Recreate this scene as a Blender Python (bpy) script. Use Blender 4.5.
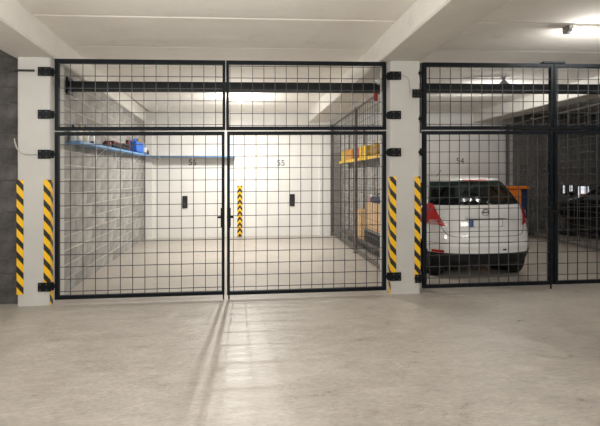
import bpy, bmesh, math, random
import numpy as np
from mathutils import Vector, Matrix
random.seed(7)
for o in list(bpy.data.objects): bpy.data.objects.remove(o)
scene = bpy.context.scene
col = scene.collection

# ------------------------------------------------------------------ camera
FALL = 0.011                      # the slabs fall slightly towards the left (metres per metre)
cam_d = bpy.data.cameras.new('camera'); cam = bpy.data.objects.new('camera', cam_d); col.objects.link(cam)
cam.location = (0, -5.38, 1.6)
cam.rotation_euler = (math.radians(90), 0, math.radians(-4.0))
cam_d.sensor_fit = 'HORIZONTAL'; cam_d.sensor_width = 36; cam_d.lens = 24
cam_d.shift_x = (300 - 268) / 600; cam_d.shift_y = -(213 - 180) / 600
cam_d.clip_start = 0.05
scene.camera = cam
# ------------------------------------------------------------------ world and exposure
w = bpy.data.worlds.new('world'); scene.world = w; w.use_nodes = True
w.node_tree.nodes['Background'].inputs[0].default_value = (0.9, 0.92, 1, 1)
w.node_tree.nodes['Background'].inputs[1].default_value = 0.05
vs = scene.view_settings
vs.view_transform = 'Standard'; vs.look = 'None'; vs.gamma = 1; vs.use_curve_mapping = False
vs.exposure = 0.0
BAY_W, BAY_OMNI_W, AISLE_W, AISLE_FILL_W, BAY54_FILL_W = 142, 82, 31, 145, 60      # lamp powers, with those of the added fill lamps
BAY_COL, TUBE_COL = (1, .965, .915), (1, .975, .93)

# ------------------------------------------------------------------ materials
def mat(name, c, rough=.6, metal=0, c2=None, scale=4, detail=6, bump=0, bscale=40, spec=.5, stain=None, rnd=0, coat=0):
    m = bpy.data.materials.new(name); m.use_nodes = True
    nt = m.node_tree; N = nt.nodes; L = nt.links
    b = N['Principled BSDF']
    b.inputs['Base Color'].default_value = (*c, 1); b.inputs['Roughness'].default_value = rough
    b.inputs['Metallic'].default_value = metal; b.inputs['Specular IOR Level'].default_value = spec
    if coat: b.inputs['Coat Weight'].default_value = coat; b.inputs['Coat Roughness'].default_value = .08
    tc = N.new('ShaderNodeTexCoord'); last = None
    if c2 is not None:
        n = N.new('ShaderNodeTexNoise'); n.inputs['Scale'].default_value = scale; n.inputs['Detail'].default_value = detail
        n.inputs['Roughness'].default_value = .62
        L.new(tc.outputs['Object'], n.inputs['Vector'])
        r = N.new('ShaderNodeValToRGB'); r.color_ramp.elements[0].position = .33; r.color_ramp.elements[1].position = .68
        r.color_ramp.elements[0].color = (*c, 1); r.color_ramp.elements[1].color = (*c2, 1)
        L.new(n.outputs['Fac'], r.inputs['Fac']); last = r.outputs['Color']
    if stain is not None:
        sc, sscale, amt = stain
        n = N.new('ShaderNodeTexNoise'); n.inputs['Scale'].default_value = sscale; n.inputs['Detail'].default_value = 8
        n.inputs['Roughness'].default_value = .7
        L.new(tc.outputs['Object'], n.inputs['Vector'])
        r = N.new('ShaderNodeValToRGB'); r.color_ramp.elements[0].position = .58; r.color_ramp.elements[1].position = .75
        r.color_ramp.elements[0].color = (0, 0, 0, 1); r.color_ramp.elements[1].color = (amt, amt, amt, 1)
        L.new(n.outputs['Fac'], r.inputs['Fac'])
        mx = N.new('ShaderNodeMixRGB'); L.new(r.outputs['Color'], mx.inputs[0])
        if last: L.new(last, mx.inputs[1])
        else: mx.inputs[1].default_value = (*c, 1)
        mx.inputs[2].default_value = (*sc, 1); last = mx.outputs[0]
    if rnd:
        oi = N.new('ShaderNodeObjectInfo'); mr = N.new('ShaderNodeMapRange')
        mr.inputs[3].default_value = 1 - rnd; mr.inputs[4].default_value = 1 + rnd
        L.new(oi.outputs['Random'], mr.inputs[0])
        mx = N.new('ShaderNodeMixRGB'); mx.blend_type = 'MULTIPLY'; mx.inputs[0].default_value = 1
        if last: L.new(last, mx.inputs[1])
        else: mx.inputs[1].default_value = (*c, 1)
        L.new(mr.outputs[0], mx.inputs[2]); last = mx.outputs[0]
    if last: L.new(last, b.inputs['Base Color'])
    if bump:
        n = N.new('ShaderNodeTexNoise'); n.inputs['Scale'].default_value = bscale; n.inputs['Detail'].default_value = 5
        L.new(tc.outputs['Object'], n.inputs['Vector'])
        bp = N.new('ShaderNodeBump'); bp.inputs['Strength'].default_value = bump; bp.inputs['Distance'].default_value = .01
        L.new(n.outputs['Fac'], bp.inputs['Height']); L.new(bp.outputs[0], b.inputs['Normal'])
    return m

def emit(name, c, s):
    m = bpy.data.materials.new(name); m.use_nodes = True; nt = m.node_tree
    b = nt.nodes['Principled BSDF']; b.inputs['Base Color'].default_value = (*c, 1)
    b.inputs['Emission Color'].default_value = (*c, 1); b.inputs['Emission Strength'].default_value = s
    return m

def floor_mat():
    m = mat('floor_concrete', (.40, .365, .325), .42, 0, (.48, .445, .395), 1.3, 12)
    nt = m.node_tree; N = nt.nodes; L = nt.links; b = N['Principled BSDF']
    tc = N.new('ShaderNodeTexCoord')
    prev = b.inputs['Base Color'].links[0].from_socket
    # trowel streaks running diagonally
    mp = N.new('ShaderNodeMapping'); mp.inputs['Scale'].default_value = (1.3, 3.6, 1); mp.inputs['Rotation'].default_value = (0, 0, -.5)
    L.new(tc.outputs['Object'], mp.inputs[0])
    n = N.new('ShaderNodeTexNoise'); n.inputs['Scale'].default_value = 2.8; n.inputs['Detail'].default_value = 12; n.inputs['Roughness'].default_value = .74
    n.inputs['Distortion'].default_value = .6
    L.new(mp.outputs[0], n.inputs['Vector'])
    r = N.new('ShaderNodeValToRGB'); r.color_ramp.elements[0].position = .35; r.color_ramp.elements[1].position = .72
    r.color_ramp.elements[0].color = (.79, .78, .77, 1); r.color_ramp.elements[1].color = (1.15, 1.15, 1.15, 1)
    L.new(n.outputs['Fac'], r.inputs['Fac'])
    mx = N.new('ShaderNodeMixRGB'); mx.blend_type = 'MULTIPLY'; mx.inputs[0].default_value = 1
    L.new(prev, mx.inputs[1]); L.new(r.outputs[0], mx.inputs[2])
    # fine hair cracks, only here and there
    nd = N.new('ShaderNodeTexNoise'); nd.inputs['Scale'].default_value = 2.5; nd.inputs['Detail'].default_value = 5
    L.new(tc.outputs['Object'], nd.inputs['Vector'])
    ad = N.new('ShaderNodeMixRGB'); ad.blend_type = 'LINEAR_LIGHT'; ad.inputs[0].default_value = .35
    L.new(tc.outputs['Object'], ad.inputs[1]); L.new(nd.outputs['Color'], ad.inputs[2])
    v = N.new('ShaderNodeTexVoronoi'); v.feature = 'DISTANCE_TO_EDGE'; v.inputs['Scale'].default_value = 1.5
    L.new(ad.outputs[0], v.inputs['Vector'])
    cr = N.new('ShaderNodeValToRGB'); cr.color_ramp.elements[0].position = 0; cr.color_ramp.elements[1].position = .008
    cr.color_ramp.elements[0].color = (.72, .7, .68, 1); cr.color_ramp.elements[1].color = (1, 1, 1, 1)
    L.new(v.outputs['Distance'], cr.inputs['Fac'])
    msk = N.new('ShaderNodeTexNoise'); msk.inputs['Scale'].default_value = .9; L.new(tc.outputs['Object'], msk.inputs['Vector'])
    mr = N.new('ShaderNodeMapRange'); mr.inputs[1].default_value = .5; mr.inputs[2].default_value = .62
    L.new(msk.outputs['Fac'], mr.inputs[0])
    mx2 = N.new('ShaderNodeMixRGB'); mx2.blend_type = 'MULTIPLY'; L.new(mr.outputs[0], mx2.inputs[0])
    L.new(mx.outputs[0], mx2.inputs[1]); L.new(cr.outputs[0], mx2.inputs[2])
    ng = N.new('ShaderNodeTexNoise'); ng.inputs['Scale'].default_value = 16; ng.inputs['Detail'].default_value = 10; ng.inputs['Roughness'].default_value = .75
    L.new(mp.outputs[0], ng.inputs['Vector'])
    rg = N.new('ShaderNodeValToRGB'); rg.color_ramp.elements[0].position = .36; rg.color_ramp.elements[1].position = .66
    rg.color_ramp.elements[0].color = (.80, .79, .78, 1); rg.color_ramp.elements[1].color = (1.10, 1.10, 1.10, 1)
    L.new(ng.outputs['Fac'], rg.inputs['Fac'])
    mx3 = N.new('ShaderNodeMixRGB'); mx3.blend_type = 'MULTIPLY'; mx3.inputs[0].default_value = 1
    L.new(mx2.outputs[0], mx3.inputs[1]); L.new(rg.outputs[0], mx3.inputs[2])
    L.new(mx3.outputs[0], b.inputs['Base Color'])
    rr = N.new('ShaderNodeMapRange'); rr.inputs[1].default_value = .3; rr.inputs[2].default_value = .7
    rr.inputs[3].default_value = .24; rr.inputs[4].default_value = .50
    L.new(n.outputs['Fac'], rr.inputs[0]); L.new(rr.outputs[0], b.inputs['Roughness'])
    n2 = N.new('ShaderNodeTexNoise'); n2.inputs['Scale'].default_value = 9; n2.inputs['Detail'].default_value = 9; n2.inputs['Roughness'].default_value = .65
    L.new(mp.outputs[0], n2.inputs['Vector'])
    bp = N.new('ShaderNodeBump'); bp.inputs['Strength'].default_value = .35; bp.inputs['Distance'].default_value = .012
    L.new(n2.outputs['Fac'], bp.inputs['Height']); L.new(bp.outputs[0], b.inputs['Normal'])
    b.inputs['Specular IOR Level'].default_value = .5
    return m

def stripe_mat(name, period, sx, sy, chevron=False):
    m = bpy.data.materials.new(name); m.use_nodes = True; nt = m.node_tree; N = nt.nodes; L = nt.links
    b = N['Principled BSDF']; b.inputs['Roughness'].default_value = .45
    tc = N.new('ShaderNodeTexCoord'); sp = N.new('ShaderNodeSeparateXYZ'); L.new(tc.outputs['Object'], sp.inputs[0])
    def M(op, a, c):
        n = N.new('ShaderNodeMath'); n.operation = op
        for i, q in enumerate((a, c)):
            if q is None: continue
            if isinstance(q, (int, float)): n.inputs[i].default_value = q
            else: L.new(q, n.inputs[i])
        return n.outputs[0]
    x = M('ABSOLUTE', sp.outputs[0], None) if chevron else sp.outputs[0]
    e = M('ADD', M('MULTIPLY', x, sx), M('ADD', sp.outputs[2], M('MULTIPLY', sp.outputs[1], sy)))
    fr = M('FRACT', M('DIVIDE', M('ADD', e, 20), period), None)
    g = M('GREATER_THAN', fr, .52 if chevron else .45)
    mx = N.new('ShaderNodeMixRGB'); L.new(g, mx.inputs[0])
    mx.inputs[1].default_value = (.012, .012, .012, 1); mx.inputs[2].default_value = (.86, .50, .006, 1)
    L.new(mx.outputs[0], b.inputs['Base Color'])
    return m

MT = {}
MT['floor'] = floor_mat()
MT['ceil'] = mat('ceiling_concrete', (.84, .805, .75), .85, 0, (.89, .86, .81), 1.6, 8, .15, 60, .2, stain=((.5, .46, .4), 2.5, .35))
MT['beam'] = mat('beam_concrete', (.68, .655, .61), .85, 0, (.75, .725, .68), 2.2, 8, .2, 50, .2, stain=((.45, .42, .37), 3.5, .4))
MT['column'] = mat('column_paint', (.50, .49, .465), .8, 0, (.55, .54, .515), 1.5, 6, .12, 50, .25, stain=((.5, .47, .42), 4, .2))
MT['white_wall'] = mat('white_painted_wall', (.72, .71, .685), .8, 0, (.78, .77, .745), 2.5, 6, .15, 30, .25)
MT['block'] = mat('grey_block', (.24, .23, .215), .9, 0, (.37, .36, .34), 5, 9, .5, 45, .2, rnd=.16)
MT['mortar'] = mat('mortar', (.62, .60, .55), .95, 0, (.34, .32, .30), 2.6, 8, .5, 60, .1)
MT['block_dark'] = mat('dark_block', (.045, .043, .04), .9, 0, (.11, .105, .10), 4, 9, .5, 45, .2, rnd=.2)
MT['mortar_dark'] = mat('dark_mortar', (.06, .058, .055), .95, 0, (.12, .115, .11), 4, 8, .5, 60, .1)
MT['dark_wall'] = mat('dark_block_wall', (.17, .166, .16), .9, 0, (.24, .235, .225), 3, 8, .3, 40, .2)
MT['frame'] = mat('gate_paint', (.0035, .005, .0075), .55, 0, (.005, .0075, .011), 8, 3, 0, 40, .16)
MT['wire'] = mat('gate_wire', (.045, .047, .05), .5, .2)
MT['bar'] = mat('crossbar_paint', (.010, .013, .014), .55, 0, (.015, .018, .019), 8, 3, 0, 40, .2)
MT['plate'] = mat('hinge_steel', (.004, .005, .007), .55, 0, (.007, .009, .011), 20, 3, 0, 40, .18)
MT['bolt'] = mat('bolt_zinc', (.10, .10, .10), .5, .6)
MT['rust'] = mat('rust', (.19, .075, .035), .9, 0, (.10, .05, .03), 30, 4)
MT['haz'] = stripe_mat('hazard_stripes', .19, 1.15, 1.15)
MT['haz_r'] = stripe_mat('hazard_stripes_reverse', .19, 1.15, -1.15)
MT['haz_v'] = stripe_mat('hazard_chevrons', .16, 1.3, 0, True)
MT['blue'] = mat('blue_board', (.10, .27, .52), .5, 0, (.16, .34, .60), 6, 4)
MT['board'] = mat('grey_board', (.34, .36, .38), .6, 0, (.28, .30, .33), 6, 4)
MT['white_metal'] = mat('white_metal', (.75, .75, .73), .4)
MT['grey_metal'] = mat('galvanised', (.28, .28, .28), .45, .5, (.20, .20, .20), 9, 4)
MT['post'] = mat('partition_post', (.10, .095, .09), .55, .2, (.17, .13, .11), 6, 5)
MT['pwire'] = mat('partition_wire', (.10, .098, .095), .5, .4)
MT['orange'] = mat('orange_plastic', (.80, .22, .02), .45, 0, (.72, .18, .015), 5, 4)
MT['navy'] = mat('navy_plastic', (.01, .02, .06), .45, 0, (.015, .03, .09), 5, 3)
MT['yellow'] = mat('yellow_plastic', (.80, .52, .02), .5, 0, (.72, .45, .02), 9, 4)
MT['amber'] = mat('amber_plastic', (.62, .27, .03), .6, 0, (.5, .21, .03), 9, 4)
MT['brown'] = mat('brown_sack', (.30, .17, .03), .85, 0, (.42, .25, .04), 14, 6, .5, 30)
MT['red'] = mat('red_plastic', (.36, .03, .03), .45)
MT['dark_red'] = mat('dark_red', (.13, .015, .015), .5)
MT['carton'] = mat('cardboard', (.52, .34, .18), .85, 0, (.60, .41, .23), 6, 6, .15, 60)
MT['tape'] = mat('parcel_tape', (.42, .26, .12), .35)
MT['black'] = mat('black_plastic', (.009, .009, .010), .6, 0, (.014, .014, .015), 8, 4, 0, 40, .25)
MT['bluecan'] = mat('blue_plastic', (.0, .11, .56), .4)
MT['ink'] = mat('black_ink', (.02, .02, .02), .7)
MT['paint_w'] = mat('car_white', (.80, .80, .79), .32, 0, None, coat=.6)
MT['paint_b'] = mat('car_black', (.008, .008, .009), .25, 0, None, coat=.8)
MT['tyre'] = mat('tyre', (.012, .012, .012), .85)
MT['rim'] = mat('rim', (.35, .35, .36), .3, .9)
MT['chrome'] = mat('chrome', (.55, .55, .56), .18, 1)
MT['seam'] = mat('seam', (.05, .05, .05), .8)
MT['tail'] = mat('tail_red', (.42, .008, .012), .15, 0, (.55, .02, .02), 12, 2, coat=.8)
MT['tail_clear'] = mat('tail_clear', (.55, .30, .30), .2, 0, None, coat=.8)
MT['euroblue'] = mat('plate_blue', (.03, .12, .45), .4)
MT['plate_w'] = mat('plate_white', (.86, .86, .85), .4)
MT['upholstery'] = mat('upholstery', (.015, .015, .017), .9)
MT['cable_g'] = mat('grey_cable', (.42, .40, .37), .6)
MT['cable_k'] = mat('black_cable', (.02, .02, .02), .6)
MT['tube'] = emit('lamp_tube', (1, .98, .95), 14)
MT['bulb'] = emit('lamp_bulb', (1, .97, .92), 40)
MT['pane'] = emit('lit_pane', (.9, .93, 1), .9)
MT['pad'] = mat('dark_pad', (.012, .012, .013), .6)
def glass_mat():
    m = bpy.data.materials.new('tinted_glass'); m.use_nodes = True; nt = m.node_tree; N = nt.nodes; L = nt.links
    b = N['Principled BSDF']; b.inputs['Base Color'].default_value = (.006, .010, .010, 1); b.inputs['Roughness'].default_value = .06
    t = N.new('ShaderNodeBsdfTransparent'); t.inputs[0].default_value = (.33, .42, .40, 1)
    mx = N.new('ShaderNodeMixShader'); mx.inputs[0].default_value = .45
    L.new(t.outputs[0], mx.inputs[1]); L.new(b.outputs[0], mx.inputs[2]); L.new(mx.outputs[0], N['Material Output'].inputs[0])
    return m
MT['glass'] = glass_mat()

# ------------------------------------------------------------------ mesh helpers
ORG = {}
class MB:
    def __init__(s): s.v = []; s.f = []
    def box(s, x0, x1, y0, y1, z0, z1):
        i = len(s.v)
        s.v += [(x, y, z) for z in (z0, z1) for y in (y0, y1) for x in (x0, x1)]
        s.f += [tuple(i + k for k in q) for q in ((0, 2, 3, 1), (4, 5, 7, 6), (0, 1, 5, 4), (2, 6, 7, 3), (0, 4, 6, 2), (1, 3, 7, 5))]
        return s
    def rbox(s, x0, x1, y0, y1, z0, z1, r=.02, seg=2):
        bm = bmesh.new(); bmesh.ops.create_cube(bm, size=1)
        for v in bm.verts: v.co = Vector(((x0 + x1) / 2 + v.co.x * (x1 - x0), (y0 + y1) / 2 + v.co.y * (y1 - y0), (z0 + z1) / 2 + v.co.z * (z1 - z0)))
        bmesh.ops.bevel(bm, geom=bm.edges[:], offset=r, segments=seg, affect='EDGES', profile=.5)
        return s.addbm(bm)
    def addbm(s, bm):
        i = len(s.v); bm.verts.index_update()
        s.v += [tuple(v.co) for v in bm.verts]; s.f += [tuple(i + v.index for v in f.verts) for f in bm.faces]
        bm.free(); return s
    def prism(s, poly, d):            # poly: list of 3D points, d: extrusion vector
        i = len(s.v); n = len(poly)
        s.v += [tuple(p) for p in poly] + [tuple(Vector(p) + Vector(d)) for p in poly]
        s.f += [tuple(range(i, i + n)), tuple(range(i + 2 * n - 1, i + n - 1, -1))]
        for k in range(n):
            q = (k + 1) % n; s.f.append((i + k, i + n + k, i + n + q, i + q))
        return s
    def ring(s, c, u, w, r, n):
        i = len(s.v)
        for k in range(n):
            a = 2 * math.pi * k / n; s.v.append(tuple(Vector(c) + u * (r * math.cos(a)) + w * (r * math.sin(a))))
        return i
    def lathe(s, c, axis, prof, n=16, cap=True):   # prof: (distance along axis, radius)
        ax = Vector(axis).normalized(); u = ax.orthogonal().normalized(); w = ax.cross(u)
        rs = [s.ring(Vector(c) + ax * d, u, w, max(r, 1e-4), n) for d, r in prof]
        for a, b in zip(rs, rs[1:]):
            for k in range(n):
                q = (k + 1) % n; s.f.append((a + k, a + q, b + q, b + k))
        if cap:
            s.f.append(tuple(rs[0] + k for k in range(n - 1, -1, -1))); s.f.append(tuple(rs[-1] + k for k in range(n)))
        return s
    def cyl(s, p0, p1, r, n=12, r1=None):
        d = Vector(p1) - Vector(p0)
        return s.lathe(p0, d, [(0, r), (d.length, r if r1 is None else r1)], n)
    def tube(s, pts, r, n=8):
        pts = [Vector(p) for p in pts]; rs = []
        u = None
        for k, p in enumerate(pts):
            t = (pts[min(k + 1, len(pts) - 1)] - pts[max(k - 1, 0)]).normalized()
            if u is None: u = t.orthogonal().normalized()
            u = (u - t * u.dot(t)).normalized(); w = t.cross(u)
            rs.append(s.ring(p, u, w, r, n))
        for a, b in zip(rs, rs[1:]):
            for k in range(n):
                q = (k + 1) % n; s.f.append((a + k, a + q, b + q, b + k))
        s.f.append(tuple(rs[0] + k for k in range(n - 1, -1, -1))); s.f.append(tuple(rs[-1] + k for k in range(n)))
        return s
    def grid(s, P):                   # P[i][j] points
        i0 = len(s.v); m = len(P[0])
        for row in P: s.v += [tuple(p) for p in row]
        for i in range(len(P) - 1):
            for j in range(m - 1):
                a = i0 + i * m + j; s.f.append((a, a + 1, a + m + 1, a + m))
        return s
    def build(s, name, material, parent=None, fall=False, smooth=False, origin=None):
        V = [Vector(v) for v in s.v]
        if fall:
            for v in V: v.z += FALL * v.x
        me = bpy.data.meshes.new(name); o = bpy.data.objects.new(name, me)
        if parent is not None: org = ORG[parent]
        elif origin is not None: org = Vector(origin)
        else:
            xs = [v.x for v in V]; ys = [v.y for v in V]
            org = Vector(((min(xs) + max(xs)) / 2, (min(ys) + max(ys)) / 2, min(v.z for v in V)))
        me.from_pydata([tuple(v - org) for v in V], [], s.f); me.validate(); 
        bm = bmesh.new(); bm.from_mesh(me); bmesh.ops.recalc_face_normals(bm, faces=bm.faces[:]); bm.to_mesh(me); bm.free()
        if smooth:
            for p in me.polygons: p.use_smooth = True
        me.materials.append(MT[material]); col.objects.link(o)
        ORG[o] = org
        if parent is not None: o.parent = parent
        else: o.location = org
        return o
def tag(o, label, cat=None, group=None, kind=None):
    if label: o['label'] = label
    if cat: o['category'] = cat
    if group: o['group'] = group
    if kind: o['kind'] = kind
    return o
def thing(name, label, cat, loc, group=None, kind=None):
    o = bpy.data.objects.new(name, None); col.objects.link(o); o.location = loc; o.empty_display_size = .1
    ORG[o] = Vector(loc); return tag(o, label, cat, group, kind)
def struct(o, label, cat): return tag(o, label, cat, kind='structure')
def smoothpath(pts, n=6):             # Catmull-Rom
    P = [Vector(p) for p in pts]; P = [P[0]] + P + [P[-1]]; out = []
    for i in range(1, len(P) - 2):
        for k in range(n):
            t = k / n; a, b, c, d = P[i - 1], P[i], P[i + 1], P[i + 2]
            out.append(.5 * ((2 * b) + (c - a) * t + (2 * a - 5 * b + 4 * c - d) * t * t + (3 * b - a - 3 * c + d) * t ** 3))
    out.append(P[-2]); return out
def fl(x): return FALL * x

# ------------------------------------------------------------------ structure: floor, ceiling, beams, columns, walls
XA, XB, YA, YB = -9.0, 13.0, -9.5, 5.95
HB, HC = 3.22, 3.52
m = MB(); m.box(XA, XB, YA, YB + .2, -.25, 0)
struct(m.build('floor', 'floor', fall=True, origin=(0, 0, 0)), 'trowelled grey beige concrete garage floor', 'floor')
m = MB(); m.box(XA, XB, YA, YB + .2, HC + .09, HC + .3)
ceiling = struct(m.build('ceiling', 'ceil', fall=True, origin=(0, 0, 0)), 'off white concrete slab ceiling laid in wide planks', 'ceiling')
spans = [(XA, -2.86), (-2.40, 1.88), (2.48, 6.85), (7.45, XB)]
ys = [-.62 + 1.07 * k for k in range(-9, 8)]
for a, b in spans:
    for y in ys:
        y0, y1 = max(y, YA), min(y + 1.07, YB)
        if y1 - y0 < .1: continue
        dz = random.uniform(0, .004); g = .012
        mm = MB()
        mm.prism([(a - .08, y0 + g, HC + .1), (a - .08, y1 - g, HC + .1), (a - .08, y1 - g, HC + .012), (a - .08, y1 - g - .012, HC + dz), (a - .08, y0 + g + .012, HC + dz), (a - .08, y0 + g, HC + .012)], (b - a + .16, 0, 0))
        mm.build('ceiling_plank', 'ceil', ceiling, fall=True)
def beam(x0a, x1a, x0b, x1b, label):  # plan corners at the near and far end
    mm = MB(); c = .02
    def sec(x0, x1, y): return [(x0, y, HC + .1), (x0, y, HB + c), (x0 + c, y, HB), (x1 - c, y, HB), (x1, y, HB + c), (x1, y, HC + .1)]
    A = sec(x0a, x1a, YA); B = sec(x0b, x1b, YB); n = len(A)
    mm.v = A + B; mm.f = [tuple(range(n)), tuple(range(2 * n - 1, n - 1, -1))] + [(k, n + k, n + (k + 1) % n, (k + 1) % n) for k in range(n)]
    return struct(mm.build('ceiling_beam', 'beam', fall=True), label, 'beam')
beam(-2.93, -2.10, -2.93, -2.58, 'concrete ceiling beam over the left column beside the block wall')
beam(1.88, 2.48, 1.93, 2.50, 'concrete ceiling beam over the middle column between the two gates')
beam(6.85, 7.45, 6.85, 7.45, 'concrete ceiling beam beyond the parked white car')
def column(x0, x1, label):
    mm = MB(); c = .012; y0, y1 = 0, .42
    poly = [(x0 + c, y0), (x1 - c, y0), (x1, y0 + c), (x1, y1), (x0, y1), (x0, y0 + c)]
    z = FALL * (x0 + x1) / 2
    mm.prism([(x, y, z - .03) for x, y in poly], (0, 0, HB + .03))
    o = mm.build('concrete_column', 'column')
    return struct(o, label, 'column')
column(-2.87, -2.462, 'pale concrete column at the left edge with two hazard strips')
column(2.07, 2.485, 'pale concrete column between the two mesh gates')
column(7.03, 7.44, 'pale concrete column at the far end of the second gate')

BLK = {}
def block_wall(name, label, loc, rot, length, height, thick=.16, bl=.5, bh=.205, proud=.006, matn='block'):
    # local: x along the wall, face towards -y
    mm = MB(); mm.box(0, length, 0, thick, -.03, height)
    o = mm.build(name, 'mortar' if matn == 'block' else 'mortar_dark', origin=(0, 0, 0)); struct(o, label, 'wall')
    o.location = loc; o.rotation_euler = (0, 0, rot)
    g = .008
    def blk(wd):
        key = (round(wd, 3), matn)
        if key not in BLK:
            a, b, c = wd - 2 * g, proud, bh - 2 * g; e = .004
            m2 = MB()
            O = [(0, 0), (a, 0), (a, c), (0, c)]; I = [(e, e), (a - e, e), (a - e, c - e), (e, c - e)]
            m2.v = [(x, .02, z) for x, z in O] + [(x, -b + e, z) for x, z in O] + [(x, -b, z) for x, z in I]
            m2.f = [(0, 3, 2, 1)] + [(k, (k + 1) % 4, 4 + (k + 1) % 4, 4 + k) for k in range(4)] + [(4 + k, 4 + (k + 1) % 4, 8 + (k + 1) % 4, 8 + k) for k in range(4)] + [(8, 9, 10, 11)]
            me = bpy.data.meshes.new('block'); me.from_pydata(m2.v, [], m2.f); me.materials.append(MT[matn])
            BLK[key] = me
        return BLK[key]
    rows = int(math.ceil((height - .02) / bh))
    for r in range(rows):
        x = -.25 if r % 2 else 0.0
        z = r * bh
        if z + bh > height + .03: break
        while x < length - .02:
            x0 = max(x, 0); x1 = min(x + bl, length)
            if x1 - x0 > .05:
                b = bpy.data.objects.new('block', blk(x1 - x0)); col.objects.link(b); b.parent = o
                b.location = (x0 + g + random.uniform(-.002, .002), random.uniform(-.003, .003), z + g + random.uniform(-.002, .002))
            x += bl
    return o
# bay side wall (left), faces +x; and the wall beside the left column
L = 5.5; ang = math.atan2(-.14, 5.5)
block_wall('wall_left', 'grey concrete block wall inside the left bay behind the blue shelf', (-2.495, .42, fl(-2.5)), math.pi / 2 - ang, L, HC - .02)
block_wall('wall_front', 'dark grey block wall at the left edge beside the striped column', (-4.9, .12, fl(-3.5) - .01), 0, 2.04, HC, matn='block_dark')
block_wall('wall_divider', 'grey block wall behind the storage rack beside the car', (2.875, 5.9, fl(2.9)), -math.pi / 2, 4.65, 2.42, thick=.06)  # added wall, kept low so left bay lamplight passes over it
def wallbox(name, x0, x1, y0, y1, material, label, z1=HC + .1):
    mm = MB(); mm.box(x0, x1, y0, y1, -.1, z1); return struct(mm.build(name, material, fall=True), label, 'wall')
wallbox('wall_back', -2.9, 8.08, YB, YB + .2, 'white_wall', 'white painted back wall with the bay numbers')
wallbox('wall_back_dark', 8.08, XB, YB, YB + .2, 'dark_wall', 'dark block wall behind the black car')
wallbox('wall_front_left', XA, -4.9, .12, .3, 'dark_wall', 'dark wall far to the left of the gates')
wallbox('wall_light_block', 7.45, XB, .1, .3, 'dark_wall', 'added out-of-view dark wall right of the second gate, keeping the far bay dark')  # unseen wall added to keep aisle light out of the black car's bay
wallbox('wall_side_left', XA - .2, XA, YA, .3, 'column', 'pale side wall of the drive aisle')
wallbox('wall_side_right', XB, XB + .2, YA, YB, 'dark_wall', 'dark side wall of the far bay')
wallbox('wall_rear', XA, XB, YA - .2, YA, 'column', 'pale wall across the drive aisle')
def pil(x0, x1, d, label):
    mm = MB(); mm.box(x0, x1, YB - d, YB, -.05, HB + .05); return struct(mm.build('trim_1', 'white_wall', fall=True), label, 'pilaster')
pil(-2.62, -2.42, .12, 'white corner pilaster next to the block wall').name = 'trim_1'
pil(2.26, 2.56, .12, 'white corner pilaster at the wire mesh partition').name = 'trim_2'
pil(-.14, .10, .06, 'shallow white pilaster behind the black and yellow chevron strip').name = 'trim_3'

# ------------------------------------------------------------------ gates
def gate_leaf(x0, x1, z0, z1, hinge, hz, label, group, vx0, hz0, sp=.1575, lock=None, reach=.20, meet=.038):
    # hz: hinge heights, a negative height marks a bare knuckle without a plate; meet: width of the meeting stile
    r = thing('mesh_gate_leaf', label, 'gate', ((x0 + x1) / 2, .03, z0 + fl((x0 + x1) / 2)), group)
    b = .05; y0, y1 = .005, .055
    bl, br = (b, meet) if hinge == 'L' else (meet, b)
    MB().box(x0, x0 + bl, y0, y1, z0, z1).build('stile', 'frame', r, fall=True)
    MB().box(x1 - br, x1, y0, y1, z0, z1).build('stile', 'frame', r, fall=True)
    for a in (z0, z1 - .046): MB().box(x0 + bl, x1 - br, y0, y1, a, a + .046).build('rail', 'frame', r, fall=True)
    t = .0041
    x = vx0
    while x < x1 - br - .01:
        if x > x0 + bl + .005: MB().box(x - t, x + t, .030, .038, z0 + .04, z1 - .04).build('vertical_wire', 'wire', r, fall=True)
        x += sp
    z = hz0
    while z > z0 + .06:
        if z < z1 - .05: MB().box(x0 + bl - .005, x1 - br + .005, .022, .030, z - t, z + t).build('horizontal_wire', 'wire', r, fall=True)
        z -= .160
    for z in hz:
        s = -1 if hinge == 'L' else 1
        bare = z < 0; z = abs(z)
        edge = x0 if s < 0 else x1
        if not bare:
            mm = MB(); a, c = (edge + s * reach, edge + s * .035)
            mm.rbox(min(a, c), max(a, c), -.022, -.0085, z - .058, z + .058, .004, 1)
            h = mm.build('hinge_plate', 'plate', r, fall=True)
            for bx in (reach - .03, .09):
                for bz in (-.035, .035): MB().lathe((edge + s * bx, -.022, z + bz), (0, -1, 0), [(0, .009), (.006, .009), (.009, .006)], 6).build('bolt', 'bolt', h, fall=True)
        mm = MB(); mm.cyl((edge + s * .03, .02, z - .05), (edge + s * .03, .02, z + .05), .017, 10)
        mm.box(min(edge - s * .002, edge + s * .03), max(edge - s * .002, edge + s * .03), .010, .034, z - .025, z + .025)
        mm.box(min(edge + s * .03, edge + s * .07), max(edge + s * .03, edge + s * .07), -.020, .02, z - .02, z + .02)
        mm.build('hinge_knuckle', 'plate', r, fall=True)
    if lock is not None:
        s, z = lock                    # side of the lock stile
        b = meet; e = x1 - b if s > 0 else x0
        MB().rbox(e + (-.012 if s > 0 else .0), e + b + (0 if s > 0 else .012), -.010, .008, z - .14, z + .12, .004, 1).build('lock_case', 'plate', r, fall=True)
        hx = e + (-.006 if s > 0 else b + .006)
        mm = MB(); mm.cyl((hx, -.01, z), (hx, -.055, z), .011, 8); mm.rbox(hx - .045, hx + .045, -.065, -.045, z - .014, z + .014, .006, 1)
        mm.build('lock_handle', 'plate', r, fall=True)
        MB().cyl((e + .025, .03, -.0), (e + .025, .03, z0 + .01), .010, 8).build('ground_bolt', 'plate', r, fall=True)
    return r
GU, GL = 'upper gate panels', 'lower gate leaves'
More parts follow.
